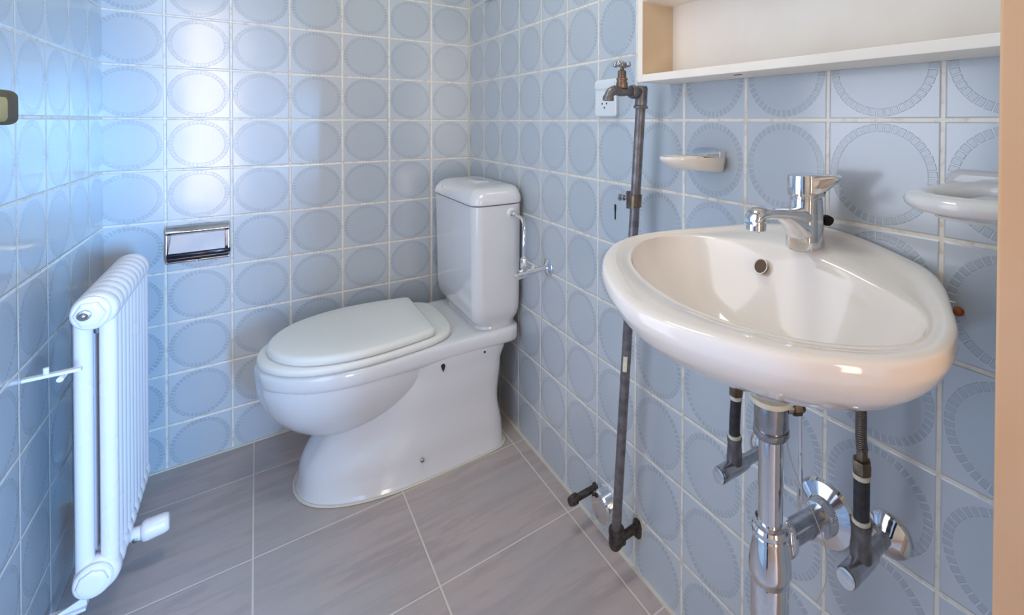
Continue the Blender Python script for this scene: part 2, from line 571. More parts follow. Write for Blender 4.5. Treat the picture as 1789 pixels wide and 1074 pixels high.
def ring(out, z, cy=TY, ks=1.0, kw=1.0, s0=0.0):
    return [(-(s0 + (s - s0) * ks), cy + w * kw, z(s, w) if callable(z) else z) for s, w in out]


toilet = thing('toilet', 'white floor-standing close-coupled toilet with its lid closed, in the back corner', 'toilet', (-.35, TY, 0))
# pan rim and bowl
rim_h = [(.012, 0), (.012, .10), (.014, .165), (.030, .190), (.08, .194), (.2, .192), (.3, .192), (.4, .196), (.5, .192), (.58, .170), (.64, .130), (.685, .075), (.700, .03), (.706, 0)]
RO = outline(rim_h, 41)
bow_h = [(.20, 0), (.205, .09), (.24, .15), (.3, .178), (.4, .192), (.5, .188), (.58, .166), (.64, .126), (.682, .072), (.697, .03), (.702, 0)]
BO = outline(bow_h, 41)
m = MB()
# rim slab / shelf
m.loft([ring(RO, .328, ks=.985, kw=.955, s0=.1), ring(RO, .334, ks=.994, kw=.985, s0=.1), ring(RO, .343, kw=.998), ring(RO, .365), ring(RO, .373, ks=.997, kw=.985, s0=.1), ring(RO, .377, ks=.988, kw=.95, s0=.1), ring(RO, .378, ks=.95, kw=.85, s0=.2), ring(RO, .378, ks=.5, kw=.4, s0=.3)])
# bowl: hangs from the rim like half an egg
rings = []
zb, zt = .132, .345
for i in range(15):
    t = i / 14.0
    k = math.cos(t * PI / 2) ** 1.05 if t < 1 else 0.02
    z = zt - (zt - zb) * math.sin(t * PI / 2) ** 1.05
    k = max(k, .02)
    rings.append([(-(.455 + (s - .455) * k * (1.0) - .0 + .03 * t), TY + w * k, z) for s, w in BO])
m.loft(rings)
# pedestal: flared foot, flat flanks rising to the shelf
ped0 = [(.055, 0), (.055, .12), (.062, .165), (.10, .186), (.22, .190), (.38, .186), (.49, .160), (.56, .120), (.597, .075), (.612, .03), (.615, 0)]
ped1 = [(.060, 0), (.060, .12), (.066, .160), (.10, .176), (.22, .180), (.37, .174), (.48, .146), (.55, .108), (.590, .070), (.603, .03), (.606, 0)]
ped2 = [(.075, 0), (.075, .12), (.080, .158), (.11, .172), (.22, .176), (.34, .168), (.43, .138), (.50, .104), (.540, .068), (.553, .03), (.556, 0)]
ped3 = [(.066, 0), (.066, .12), (.072, .162), (.10, .180), (.22, .184), (.33, .176), (.42, .142), (.49, .104), (.525, .068), (.540, .03), (.545, 0)]
ped4 = [(.050, 0), (.050, .12), (.056, .168), (.09, .187), (.22, .190), (.33, .182), (.42, .146), (.49, .104), (.525, .068), (.540, .03), (.545, 0)]
P = [outline(q, 41) for q in (ped0, ped1, ped2, ped3, ped4)]
Zs = [0.001, .05, .16, .27, .335]


def lerp_out(t):
    i = min(int(t), 3); f = t - i
    f = f * f * (3 - 2 * f) if i != 0 else f ** .7
    return [tuple(a + (b - a) * f for a, b in zip(p, q)) for p, q in zip(P[i], P[i + 1])], Zs[i] + (Zs[i + 1] - Zs[i]) * (t - i)


rings = []
for q in range(25):
    o, z = lerp_out(min(q / 24 * 4, 3.9999))
    rings.append(ring(o, z))
m.loft(rings)
pan = build('toilet_pan', m, M['ceramic'], toilet, sharp=50)
m = MB()
for P0, rr in (((-.32, TY - .1875, .060), .0055),):
    m.lathe((P0[0], P0[1] + .004, P0[2]), (0, -1, 0), [(0, rr), (.0045, rr), (.006, rr * .8), (.0065, .0001)], 16)
build('fixing_screw_cap', m, M['chromedull'], toilet)
m = MB(); m.lathe((-.262, TY - .186, .318), (0, -1, 0), [(0, .006), (.006, .005), (.0065, .0001)], 14)
m.add([(-.268, TY - .192, .318), (-.256, TY - .192, .318), (-.262, TY - .192, .300), (-.268, TY - .18, .318), (-.256, TY - .18, .318), (-.262, TY - .18, .300)], [(0, 1, 2), (5, 4, 3), (0, 3, 4, 1), (1, 4, 5, 2), (2, 5, 3, 0)])
build('drain_hole', m, M['black'], toilet)
m = MB(); m.lathe((-.135, TY - .188, .322), (0, -1, 0), [(0, .003), (.004, .003), (.0045, .0001)], 12)
build('drain_hole', m, M['black'], toilet)
# seat ring and lid
seat_h = [(.205, 0), (.207, .07), (.216, .120), (.240, .155), (.285, .176), (.36, .188), (.46, .193), (.54, .183), (.60, .160), (.65, .120), (.685, .068), (.697, .03), (.700, 0)]
SO = outline(seat_h, 41)
m = MB(); m.loft([ring(SO, .3795, ks=.992, kw=.985, s0=.45), ring(SO, .383), ring(SO, .391), ring(SO, .396, ks=.993, kw=.985, s0=.45), ring(SO, .3985, ks=.975, kw=.95, s0=.45), ring(SO, .399, ks=.6, kw=.5, s0=.45)])
build('toilet_seat', m, M['plastic'], toilet, sharp=60)
lid_h = [(.272, 0), (.272, .08), (.2725, .140), (.276, .160), (.30, .169), (.36, .181), (.44, .189), (.51, .183), (.57, .163), (.62, .130), (.655, .083), (.674, .035), (.679, 0)]
LO = outline(lid_h, 49)
m = MB(); m.loft([ring(LO, .4005, ks=.98, kw=.97, s0=.45), ring(LO, .4025, ks=.995, kw=.99, s0=.45), ring(LO, .408), ring(LO, .415, ks=.998, kw=.996, s0=.45), ring(LO, .421, ks=.985, kw=.972, s0=.45), ring(LO, .4235, ks=.95, kw=.92, s0=.45), ring(LO, .4255, ks=.75, kw=.7, s0=.45), ring(LO, .426, ks=.3, kw=.3, s0=.45)])
build('toilet_lid', m, M['plastic'], toilet, sharp=60)
# cistern
def crr(z, x0, x1, y0, y1, r):
    return [(x, y, z) for x, y in rrect(x0, x1, y0, y1, r, 7)]


m = MB()
cx0, cx1, cy0, cy1 = -.172, -.010, TY - .200, TY + .200
rs = [(.376, .028, .050), (.385, .030, .050), (.400, .020, .045), (.415, .010, .040), (.435, .005, .036), (.47, .002, .034), (.60, .000, .033), (.775, -.003, .033)]
m.loft([crr(z, cx0 + i, cx1, cy0 + i, cy1 - i, r) for z, i, r in rs])
cist = build('cistern', m, M['ceramic'], toilet, sharp=50)
m = MB()
rs = [(.7765, -.000, .034), (.779, -.006, .036), (.786, -.007, .036), (.800, -.003, .036), (.815, .006, .036), (.823, .014, .036), (.8275, .024, .034), (.830, .040, .030), (.831, .065, .016)]
m.loft([crr(z, cx0 + i, cx1 - max(i, 0) * .4 + .002, cy0 + i, cy1 - i, r) for z, i, r in rs])
cl = build('cistern_lid', m, M['ceramic'], toilet, sharp=50)
m = MB(); m.loft([crr(z, -.115 + i, -.060 - i, TY - .045 + i, TY + .035 - i, .006) for z, i in ((.829, 0), (.8335, 0), (.8345, .0015))])
build('flush_button', m, M['ceramic'], cl)
m = MB(); m.loft([[(-.1775 + d, TY + .095 + u, .802 + v) for u, v in rrect(-.008, .008, -.009, .009, .002, 3)] for d in (.012, .0035, .003)])
build('lid_badge', m, M['seatedge'], cl)
# silicone bead round the foot
m = MB()
o0 = outline(ped0, 61)
pts = [(-(.3 + (s - .3) * 1.006), TY + w * 1.014, .002) for s, w in o0]
n = len(pts)
rg = []
for i in range(n):
    a, b, c = Vector(pts[i - 1]), Vector(pts[i]), Vector(pts[(i + 1) % n])
    tdir = (c - a).normalized(); nn = Vector((tdir.y, -tdir.x, 0))
    rg.append([b + nn * .004 * math.cos(q) + Vector((0, 0, .0035)) * math.sin(q) for q in (0, PI / 4, PI / 2, 3 * PI / 4, PI, -PI / 2)])
rg.append(rg[0])
m.loft(rg, False, False)
build('silicone_seal', m, M['silicone'], toilet)

# cistern supply: nut on the cistern, bent chrome pipe, angle valve and wall rosette
sup = thing('water_supply_valve', 'chrome angle valve and bent pipe feeding the toilet cistern from the right wall', 'valve', (0, -.67, .6))
VX, VY = -.082, -.665
m = MB()
m.lathe((-.052, TY - .200, .748), (0, -1, 0), [(-.004, .016), (.004, .016), (.006, .013)], 24)
build('cistern_washer', m, M['outlet'], sup)
m = MB()
m.lathe((-.052, TY - .205, .748), (0, -1, 0), [(0, .011), (.012, .011), (.013, .008), (.02, .007)], 8)
build('cistern_nut', m, M['chrome'], sup)
m = MB(); m.tube([(-.052, TY - .208, .748), (-.054, -.56, .748), (-.062, -.615, .744), (-.075, VY + .012, .725), (VX, VY, .690), (VX, VY, .65), (VX, VY, .615)], .0052, 14)
build('supply_pipe', m, M['chrome'], sup)
m = MB(); m.lathe((VX, VY, .604), (0, 0, 1), [(0, .009), (.002, .0105), (.036, .0105), (.039, .0075), (.043, .006)], 8)
build('union_nut', m, M['chrome'], sup)
m = MB()
m.lathe((.0, VY, .600), (-1, 0, 0), [(0, .008), (.045, .008), (.046, .0095), (.075, .0095), (.076, .0105), (.098, .0105), (.100, .008)], 24)
m.cyl((VX, VY, .600), (VX, VY, .612), .008)
build('valve_body', m, M['chrome'], sup)
m = MB(); m.lathe((.0, VY, .600), (-1, 0, 0), [(0, .0255), (.003, .0255), (.006, .022), (.009, .014), (.012, .009)], 36)
build('wall_rosette', m, M['chrome'], sup)
m = MB()
m.add([(VX - .028, VY, .594), (VX - .012, VY - .006, .598), (VX + .03, VY, .594), (VX + .005, VY + .004, .583), (VX - .015, VY + .004, .580),
       (VX - .028, VY + .012, .594), (VX - .012, VY + .012, .598), (VX + .03, VY + .010, .594), (VX + .005, VY + .014, .583), (VX - .015, VY + .014, .580)],
      [(0, 1, 2, 3, 4), (9, 8, 7, 6, 5), (0, 5, 6, 1), (1, 6, 7, 2), (2, 7, 8, 3), (3, 8, 9, 4), (4, 9, 5, 0)])
m.cyl((VX + .026, VY, .606), (VX + .036, VY, .614), .006, .004, 10)
build('plastic_sleeve', m, M['ptfe'], sup, bevel=.002)

# ================================================================ RADIATOR
rad = thing('radiator', 'white two-column tubular radiator standing off the left wall', 'radiator', (-.957, -.30, .07))
NS, P0y, SP = 10, -.522, .0370
ZT, ZB = .655, .120
for i in range(NS):
    yy = P0y + i * SP
    m = MB()
    for xc in (-.9745, -.9395):
        m.cyl((xc, yy, ZB), (xc, yy, ZT), .0138, n=20)
    for zc in (ZT, ZB):
        # pressed head of the section: an oval drum with rounded rims
        m.lathe((-.957, yy - .0184, zc), (0, 1, 0), [(0, .020), (.0005, .027), (.003, .032), (.008, .0355), (.0184, .037), (.0288, .0355), (.0338, .032), (.0363, .027), (.0368, .020)], 36, sq=(.94, 1.0))
    build('radiator_section', m, M['radiator'], rad, sharp=60)
for zc, zz in ((ZT, 1), (ZB, -1)):
    m = MB()
    m.lathe((-.960, P0y - .017, zc), (0, -1, 0), [(0, .033), (.005, .033), (.008, .030), (.009, .026)], 32, sq=(.86, 1))
    m.lathe((-.960, P0y - .025, zc), (0, -1, 0), [(0, .0265), (.007, .026), (.009, .022), (.0095, .016)], 6 if zz == 1 else 8, sq=(.86, 1))
    build('end_plug', m, M['radiator'], rad, sharp=25)
m = MB(); m.lathe((-.966, P0y - .037, ZT + .002), (0, -1, 0), [(0, .010), (.003, .0095), (.004, .006), (.007, .005), (.009, .002)], 20)
build('air_vent', m, M['chromedull'], rad)
m = MB(); m.cyl((-.957, P0y + .06, .16), (-.957, P0y + .06, .61), .006); m.cyl((-.957, P0y + .01, .605), (-.957, P0y + .01, .62), .005, n=10)
build('tie_rod', m, M['chromedull'], rad)
m = MB()
m.box((XL, -.586, .560), (-.965, -.574, .566)); m.cyl((-1.01, -.580, .566), (-1.01, -.580, .578), .004, n=10); m.cyl((-.99, -.565, .555), (-.99, -.595, .555), .005, n=10)
build('wall_bracket', m, M['radiator'], rad, bevel=.001)
m = MB()
m.box((XL, -.520, .050), (-.975, -.495, .056)); m.add([(XL, -.508, .050), (-.975, -.508, .075), (-.975, -.508, .056), (XL, -.512, .050), (-.975, -.512, .075), (-.975, -.512, .056)], [(0, 1, 2), (5, 4, 3), (0, 3, 4, 1), (1, 4, 5, 2), (2, 5, 3, 0)])
build('wall_bracket', m, M['radiator'], rad, bevel=.001)
TVy, TVz = -.400, .092
trv = MB(); trv.lathe((-.945, TVy, TVz), (1, 0, 0), [(0, .012), (.018, .012), (.019, .015), (.036, .015)], 24)
tv = build('valve_body', trv, M['radiator'], rad)
m = MB(); m.lathe((-.912, TVy, TVz), (1, .05, .04), [(0, .016), (.004, .021), (.010, .0225), (.040, .021), (.046, .019), (.048, .016), (.0485, .008)], 28)
build('thermostat_knob', m, M['radiator'], tv, sharp=50)
m = MB(); m.lathe((-.920, TVy - .014, TVz - .004), (0, -1, 0), [(0, .005), (.003, .005), (.004, .002)], 14)
build('valve_screw', m, M['chromedull'], tv)

# ================================================================ PAPER HOLDER
tp = thing('toilet_paper_holder', 'empty chrome toilet paper holder on the back wall, between radiator and toilet', 'paper holder', (-.838, 0, .668))
x0, x1, zc0, zc1 = -.910, -.766, .612, .724
m = MB()
m.box((x0, -.006, zc0), (x1, 0, zc1))
build('back_plate', m, M['chromedull'], tp, bevel=.002)
m = MB()
m.loft([[(xx, -.006 + yy, zc1 - .013 + zz) for yy, zz in ((0, -.014), (0, .012), (-.008, .013), (-.020, .004), (-.024, -.004), (-.020, -.010), (-.008, -.014))] for xx in (x0, x1)])
build('top_bar', m, M['chrome'], tp, bevel=.001)
m = MB()
m.add([(x0 + .010, -.010, .696), (x1 - .010, -.010, .696), (x1 - .010, -.024, .644), (x0 + .004, -.024, .644), (x0 + .010, -.008, .696), (x1 - .010, -.008, .696), (x1 - .010, -.020, .642), (x0 + .004, -.020, .642)],
      [(0, 1, 2, 3), (7, 6, 5, 4), (0, 4, 5, 1), (1, 5, 6, 2), (2, 6, 7, 3), (3, 7, 4, 0)])
build('cover_flap', m, simple('satin_steel', (0.34, 0.34, 0.36, 1), 0.40, 1.0, var=.02), tp, bevel=.0008)
m = MB(); m.cyl((x0 + .002, -.026, .638), (x1 + .003, -.026, .638), .0065, n=20, bev=.001); m.cyl((x0 + .004, -.018, .627), (x1, -.018, .627), .006, n=16)
build('roller_bar', m, simple('blackened_chrome', (0.06, 0.065, 0.09, 1), 0.15, 0.9), tp)
m = MB(); m.loft([[(xx, yy, zz) for yy, zz in ((-.002, .611), (-.016, .613), (-.020, .618), (-.016, .622), (-.002, .626))] for xx in (x0, x1)])
m.cyl((-.842, -.010, .619), (-.842, -.024, .617), .006, .004, 14)
build('bottom_bar', m, M['chrome'], tp, bevel=.0006)
for xx in (x0, x1 - .003):
    m = MB()
    m.add([(xx + d, y, z) for d in (0, .003) for y, z in ((0, zc0 + .002), (-.014, zc0 + .002), (-.028, .630), (-.028, .644), (-.020, .700), (-.012, zc1), (0, zc1))],
          [tuple(range(7)), tuple(range(13, 6, -1))] + [(i, (i + 1) % 7, (i + 1) % 7 + 7, i + 7) for i in range(7)])
    build('side_cheek', m, M['chromedull'], tp, bevel=.0006)

# ================================================================ WASHBASIN
YC = -1.541
basin = thing('washbasin', 'small oval white washbasin mounted on the right tiled wall', 'washbasin', (0, YC, .68))
OH = [(.002, 0), (.002, .06), (.002, .100), (.005, .122), (.018, .139), (.035, .152), (.06, .166), (.10, .183), (.15, .203), (.20, .212), (.24, .208), (.275, .194), (.308, .168), (.335, .138), (.357, .102), (.375, .060), (.385, .028), (.388, 0)]
RH = [(.030, 0), (.030, .05), (.038, .092), (.062, .130), (.10, .160), (.14, .180), (.18, .190), (.215, .189), (.25, .174), (.28, .150), (.306, .116), (.326, .072), (.336, .032), (.339, 0)]
IH = [(.100, 0), (.101, .05), (.106, .09), (.118, .134), (.138, .166), (.175, .183), (.21, .183), (.245, .168), (.275, .143), (.301, .110), (.320, .068), (.329, .030), (.332, 0)]
NO = 49
OO, II, RR_ = outline(OH, NO), outline(IH, NO), outline(RH, NO)
II = [(s, w * (1.045 if w > 0 else 1)) for s, w in II]
RR_ = [(s, w * (1.035 if w > 0 else 1)) for s, w in RR_]
ND = (.20, 0.0)


def rimz(s, w):
    q = max(0.0, 1 - s / .21)
    return .8465 + .055 * w + (.030 * math.exp(-(w / .125) ** 2) + .002) * q * q * (3 - 2 * q)


m = MB()
rings = []
# bowl interior from drain outwards
def deckz(s_):
    """the ledge behind the bowl lies a little lower than the rim"""
    return rimz(s_, 0.2) - .004


for i in range(0, 19):
    r = max(i / 18.0, .03)
    depth = .120 * (1 - r ** 2.5) ** .85 if r < 1 else 0
    rings.append([(-(ND[0] + (s - ND[0]) * r), YC + w * r, (rimz(s, w) - .0075) * (1 if True else 0) - depth) for s, w in II])
for f, z_ in ((.06, -.0050), (.16, -.0042), (.45, -.0045), (.75, -.0050), (1.0, -.0045)):
    rings.append([(-(a[0] + (b[0] - a[0]) * f), YC + a[1] + (b[1] - a[1]) * f, rimz(a[0] + (b[0] - a[0]) * f, a[1] + (b[1] - a[1]) * f) + z_) for a, b in zip(II, RR_)])
for f, dz in ((.12, -.0035), (.28, -.0010), (.50, .0), (.75, .0), (.90, -.0008), (.97, -.0025), (1.0, -.0050)):
    rings.append([(-(a[0] + (b[0] - a[0]) * f), YC + a[1] + (b[1] - a[1]) * f, rimz(a[0] + (b[0] - a[0]) * f, a[1] + (b[1] - a[1]) * f) + dz) for a, b in zip(RR_, OO)])
for k, z in ((1.002, -.009), (1.003, -.016), (.992, .824), (.96, .810), (.918, .798), (.86, .784), (.78, .769), (.68, .753), (.56, .735), (.44, .716), (.32, .700), (.20, .686), (.10, .679), (.03, .676)):
    rg = []
    for s, w in OO:
        zz = z + .055 * w * k if z > 0 else rimz(s, w) + z
        if s > .1:
            rg.append((-(.1 + (s - .1) * k), YC + w * k, zz))
        else:
            q = s / .1
            rg.append((-s, YC + w * (k * q + min(k, 1) ** .6 * (1 - q)), zz))
    rings.append(rg)
m.loft(rings)
bas = build('basin', m, M['basin'], basin, sharp=70)
m = MB()
oc = Vector((-.1155, -1.492, .8290)); onr = Vector((-.86, 0, .42)).normalized()
m.lathe(oc - onr * .004, onr, [(0, .0095), (.0035, .0095), (.0042, .0110), (.0055, .0115), (.0060, .0108), (.0054, .0098), (.0040, .0095)], 28)
ov = build('overflow_rim', m, M['basin'], basin)
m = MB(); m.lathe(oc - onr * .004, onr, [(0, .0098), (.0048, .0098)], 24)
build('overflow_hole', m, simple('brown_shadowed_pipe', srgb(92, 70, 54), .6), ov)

# mixer tap on the basin deck
TX, TYY, TZ = -.0735, -1.5355, .8615
tap = thing('mixer_tap', 'chrome single-lever mixer tap standing on the back of the washbasin', 'tap', (TX, TYY, TZ))
m = MB()
def sec(cx, cz, rx, ry, zz=None, tilt=0.0, n=28):
    out = []
    for j in range(n):
        a = 2 * PI * j / n
        out.append((cx + rx * math.cos(a), TYY + ry * math.sin(a), cz + rx * math.cos(a) * tilt))
    return out
m.loft([sec(TX, TZ - .0015, .0262, .0255), sec(TX, TZ, .0268, .0262), sec(TX - .001, TZ + .012, .0262, .0255, tilt=.05), sec(TX + .000, TZ + .03, .0255, .0245, tilt=.1),
        sec(TX + .001, TZ + .050, .0245, .0238), sec(TX + .002, TZ + .058, .0228, .0225), sec(TX + .002, TZ + .066, .0225, .0225)])
# spout
sp = [((TX + .006, .042), .014, .016), ((TX - .010, .043), .0150, .0195), ((TX - .025, .046), .0125, .0185), ((TX - .045, .051), .0095, .0165), ((TX - .070, .0555), .0085, .0145), ((TX - .095, .0585), .0085, .0135), ((TX - .112, .0585), .0092, .0130), ((TX - .121, .055), .0088, .0122), ((TX - .1255, .050), .006, .009)]
rings = []
for (cx, cz), hz_, wy in sp:
    rings.append([(cx, TYY + wy * math.cos(2 * PI * j / 20), TZ + cz + hz_ * math.sin(2 * PI * j / 20)) for j in range(20)])
m.loft(rings)
# the web that flows from the body into the underside of the spout
m.loft([[(cx, TYY + wy * math.cos(2 * PI * j / 16), TZ + cz + hh * math.sin(2 * PI * j / 16)) for j in range(16)] for cx, cz, hh, wy in ((TX, .022, .024, .023), (TX - .016, .024, .022, .0205), (TX - .025, .030, .018, .018), (TX - .034, .037, .0125, .0160), (TX - .046, .044, .0085, .014), (TX - .060, .050, .005, .012))])
build('tap_body', m, M['chrome'], tap, sharp=55)
m = MB(); m.lathe((TX - .113, TYY, TZ + .055), (-.06, 0, -1), [(0, .0125), (.005, .0128), (.006, .0118), (.008, .0118), (.009, .0126), (.0165, .0124), (.0175, .0108)], 28)
build('aerator', m, M['chrome'], tap)
m = MB()
m.lathe((TX + .002, TYY, TZ + .065), (0, 0, 1), [(0, .0220), (.004, .0222), (.005, .0210), (.007, .0210), (.008, .0250), (.012, .0258), (.032, .0258), (.0365, .0248), (.0378, .0200)], 36)
# lever: a wedge on the cap pointing towards the doorway
hd = Vector((.30, -.95, 0)).normalized(); hs = Vector((.95, .30, 0))
hp = Vector((TX + .002, TYY, TZ + .0735))
rings = []
for dd, wd, zlo, zhi in ((-.004, .0245, .001, .0290), (.012, .0225, .001, .0294), (.022, .0190, .003, .0298), (.029, .0160, .008, .0300), (.037, .0130, .016, .0300), (.043, .0105, .0205, .0292), (.046, .0075, .0225, .0275)):
    c = hp + hd * dd
    rings.append([tuple(c + hs * (wd * a) + Vector((0, 0, zlo + (zhi - zlo) * b))) for a, b in ((-1, .15), (-.8, 0), (.8, 0), (1, .15), (1, .85), (.8, 1), (-.8, 1), (-1, .85))])
m.loft(rings)
build('tap_lever', m, M['chrome'], tap, sharp=50)
m = MB(); m.lathe(hp + Vector((.003, -.0262, .006)), (0, -1, 0), [(-.003, .0016), (.0008, .0016), (.001, .0005)], 12)
build('lever_screw', m, M['black'], tap)
m = MB()
m.lathe((TX + .020, TYY - .006, TZ + .034), (.75, -.65, .1), [(0, .0035), (.010, .0035), (.0105, .0075), (.014, .0085), (.018, .0080), (.022, .0050), (.024, .002)], 6)
build('pop_up_knob', m, M['black'], tap, sharp=20)

# drain: chrome tailpipe and bottle trap under the basin
DX, DY = -.146, -1.532
tr_ = thing('bottle_trap', 'chrome bottle trap and tailpipe under the washbasin', 'drain trap', (DX, DY, .30))
m = MB()
m.lathe((DX, DY, .672), (0, 0, -1), [(0, .0290), (.004, .0295), (.007, .0285), (.009, .0230)], 36)
build('drain_seal', m, M['ptfe'], tr_)
m = MB(); m.lathe((DX, DY, .665), (0, 0, -1), [(0, .0225), (.034, .0225), (.037, .0215), (.038, .0235), (.044, .0238), (.048, .0215), (.049, .018)], 36)
m.cyl((DX, DY, .652), (DX + .030, DY - .020, .652), .0075, n=16)
build('tail_collar', m, M['chromedull'], tr_)
m = MB(); m.lathe((DX + .024, DY - .017, .652), (.83, -.55, 0), [(0, .010), (.010, .010), (.012, .007), (.016, .005)], 8)
build('rod_nut', m, M['nut'], tr_)
m = MB(); m.cyl((DX, DY, .630), (DX, DY, .486), .0163, n=36)
build('tailpipe', m, M['chrome'], tr_)
m = MB(); m.lathe((DX, DY, .500), (0, 0, -1), [(0, .0180), (.002, .0225), (.006, .0245), (.011, .0245), (.014, .0225), (.016, .0235), (.018, .0238), (.020, .0220)], 40)
build('slip_nut', m, M['chrome'], tr_, sharp=25)
m = MB(); m.lathe((DX, DY, .482), (0, 0, -1), [(0, .0215), (.004, .0225), (.022, .0262), (.040, .0282), (.046, .0286), (.050, .0275), (.056, .0262), (.058, .0250), (.060, .0255), (.130, .0250), (.145, .024), (.152, .018), (.154, .002)], 40)
build('trap_cup', m, M['chrome'], tr_, sharp=25)
m = MB(); m.lathe((DX + .018, DY, .466), (1, 0, -.15), [(0, .0170), (.003, .0245), (.006, .0262), (.010, .0262), (.012, .0245), (.015, .0225), (.017, .0200)], 36)
build('outlet_nut', m, M['chrome'], tr_, sharp=25)
m = MB(); m.cyl((DX + .030, DY, .459), (0, DY, .438), .0165, n=32); m.lathe((-.060, DY, .447), (1, 0, -.14), [(0, .0165), (.001, .0172), (.004, .0172), (.005, .0165)], 32)
build('waste_pipe', m, M['chromedull'], tr_)
m = MB(); m.lathe((0, DY, .438), (-1, 0, .1), [(0, .0480), (.004, .0480), (.009, .0440), (.012, .0330), (.014, .0270), (.026, .0255), (.030, .0240), (.031, .0180)], 48)
build('wall_rosette', m, M['chrome'], tr_, sharp=25)

# pop-up rod and the loose string
m = MB(); m.tube([(-.085, -1.537, .700), (-.084, -1.537, .62), (-.082, -1.537, .56), (-.080, -1.537, .500)], .0026, 10)
tag(build('pop_up_rod', m, M['chrome'], origin=(-.083, -1.537, .5)), 'thin upright chrome rod hanging behind the drain tailpipe', 'rod')
m = MB(); m.tube([(DX + .019, DY - .006, .630), (-.125, DY - .020, .575), (-.110, DY - .040, .520), (-.105, DY - .055, .480), (-.108, DY - .058, .440), (-.118, DY - .050, .410)], .0007, 6)
tag(build('loose_string', m, M['string'], origin=(-.11, DY - .05, .41)), 'thin pale string dangling beside the chrome tailpipe', 'string')

# supply valves below the basin
def angle_valve(y, zc, label, left):
    v = thing('angle_valve', label, 'valve', (0, y, zc), None)
    rx = -.082
    m = MB()
    prof = [(0, .0300), (.003, .0300), (.006, .0285), (.012, .0200), (.015, .0125), (.016, .0100)]
    m.lathe((0, y, zc - .012), (-1, 0, 0), prof, 20 if not left else 32)
    build('wall_rosette', m, M['chrome'], v, sharp=15 if not left else 40)
    m = MB(); m.lathe((0, y, zc - .012), (-1, 0, .06), [(0, .0095), (.055, .0095), (.056, .0118), (.068, .0128), (.084, .0130), (.106, .0126), (.108, .0128), (.118, .0128), (.1195, .0118)], 28)
    build('valve_body', m, M['chromedull'], v)
    m = MB(); m.lathe((rx - .0385, y, zc - .0045), (-1, 0, .06), [(0, .0116), (.0012, .0112), (.0016, .009)], 24)
    build('screwdriver_cap', m, M['chrome'], v)
    return v, rx


av, rx = angle_valve(-1.421, .486, 'chrome angle valve on the wall left of the drain pipe', True)
m = MB(); m.lathe((rx, -1.421, .486), (0, 0, 1), [(0, .0125), (.012, .0125), (.018, .0118), (.034, .0108), (.036, .0118), (.041, .0118), (.042, .0095)], 24)
build('valve_neck', m, M['galv'], av)
m = MB(); m.cyl((rx, -1.421, .527), (rx, -1.421, .533), .0102)
build('sealing_tape', m, M['ptfe'], av)
hs1 = thing('supply_hose', 'short black supply hose on the left angle valve, up to the basin underside', 'hose', (rx, -1.421, .53))
m = MB(); m.tube([(rx, -1.421, .532), (rx, -1.4215, .56), (rx + .001, -1.423, .592)], .0088, 18)
build('hose', m, M['rubber'], hs1)
m = MB(); m.cyl((rx + .001, -1.423, .591), (rx + .001, -1.423, .597), .0098)
build('sealing_tape', m, M['ptfe'], hs1)
m = MB(); m.lathe((rx + .001, -1.423, .597), (0, 0, 1), [(0, .0105), (.002, .0118), (.014, .0118), (.016, .0105), (.019, .007), (.10, .006)], 6)
build('hose_nut', m, M['nut'], hs1, sharp=20)

av2, rx = angle_valve(-1.622, .480, 'chrome angle valve on the wall right of the drain pipe, under the braided hose', False)
yR = -1.622
m = MB(); m.lathe((rx, yR, .480), (0, 0, 1), [(0, .0132), (.014, .0130), (.024, .0118), (.038, .0120), (.042, .0132), (.046, .0132), (.047, .0105)], 24)
build('valve_neck', m, M['galv'], av2)
m = MB(); m.cyl((rx, yR, .526), (rx, yR, .532), .0112)
build('sealing_tape', m, M['ptfe'], av2)
hs2 = thing('supply_hose', 'black supply tube with braided flexible hose on the right angle valve', 'hose', (rx, yR, .53))
m = MB(); m.cyl((rx, yR, .530), (rx, yR, .5845), .0097, n=20)
build('hose', m, M['rubber'], hs2)
m = MB(); m.cyl((rx, yR, .584), (rx, yR, .590), .0105)
build('sealing_tape', m, M['ptfe'], hs2)
m = MB(); m.lathe((rx, yR, .590), (0, 0, 1), [(0, .0108), (.002, .0118), (.013, .0118), (.017, .0108), (.018, .0074), (.030, .0070), (.031, .0078), (.034, .0078), (.035, .006)], 6)
build('hose_nut', m, M['nut'], hs2, sharp=20)
m = MB(); m.tube([(rx, yR, .620), (rx - .001, yR + .001, .64), (rx + .001, yR + .002, .665), (rx + .004, yR + .006, .69), (rx + .008, yR + .012, .715)], .0068, 16)
build('braided_hose', m, M['braid'], hs2)

# ================================================================ OLD PIPE WITH GARDEN TAP
PB = Vector((-.060, -1.079, .100)); PT = Vector((-.055, -1.153, 1.100))
pipe = thing('water_pipe', 'grey galvanised pipe rising beside the washbasin, leaning against the tiles', 'pipe', (PB.x, PB.y, .08))
m = MB(); m.cyl(PB + Vector((0, 0, .015)), PT - (PT - PB) * .03, .0105, n=24)
build('riser', m, M['galv'], pipe)
m = MB()
m.lathe(PB, (PT - PB), [(-.016, .004), (-.014, .012), (-.006, .016), (.004, .0165), (.020, .0162), (.021, .0178), (.028, .0178), (.029, .012)], 24)
m.lathe(PB + Vector((.0, 0, 0)), (1, 0, 0), [(-.014, .006), (-.010, .014), (.010, .0145), (.011, .0155), (.017, .0155), (.018, .010)], 24)
m.cyl(PB, (0.004, PB.y, PB.z), .0098, n=20)
build('elbow', m, M['darkiron'], pipe)
m = MB()
dirp = (PT - PB).normalized()
m.lathe(PT - dirp * .034, dirp, [(0, .0140), (.002, .0152), (.005, .0152), (.007, .0132), (.042, .0128), (.047, .0110), (.048, .004)], 28)
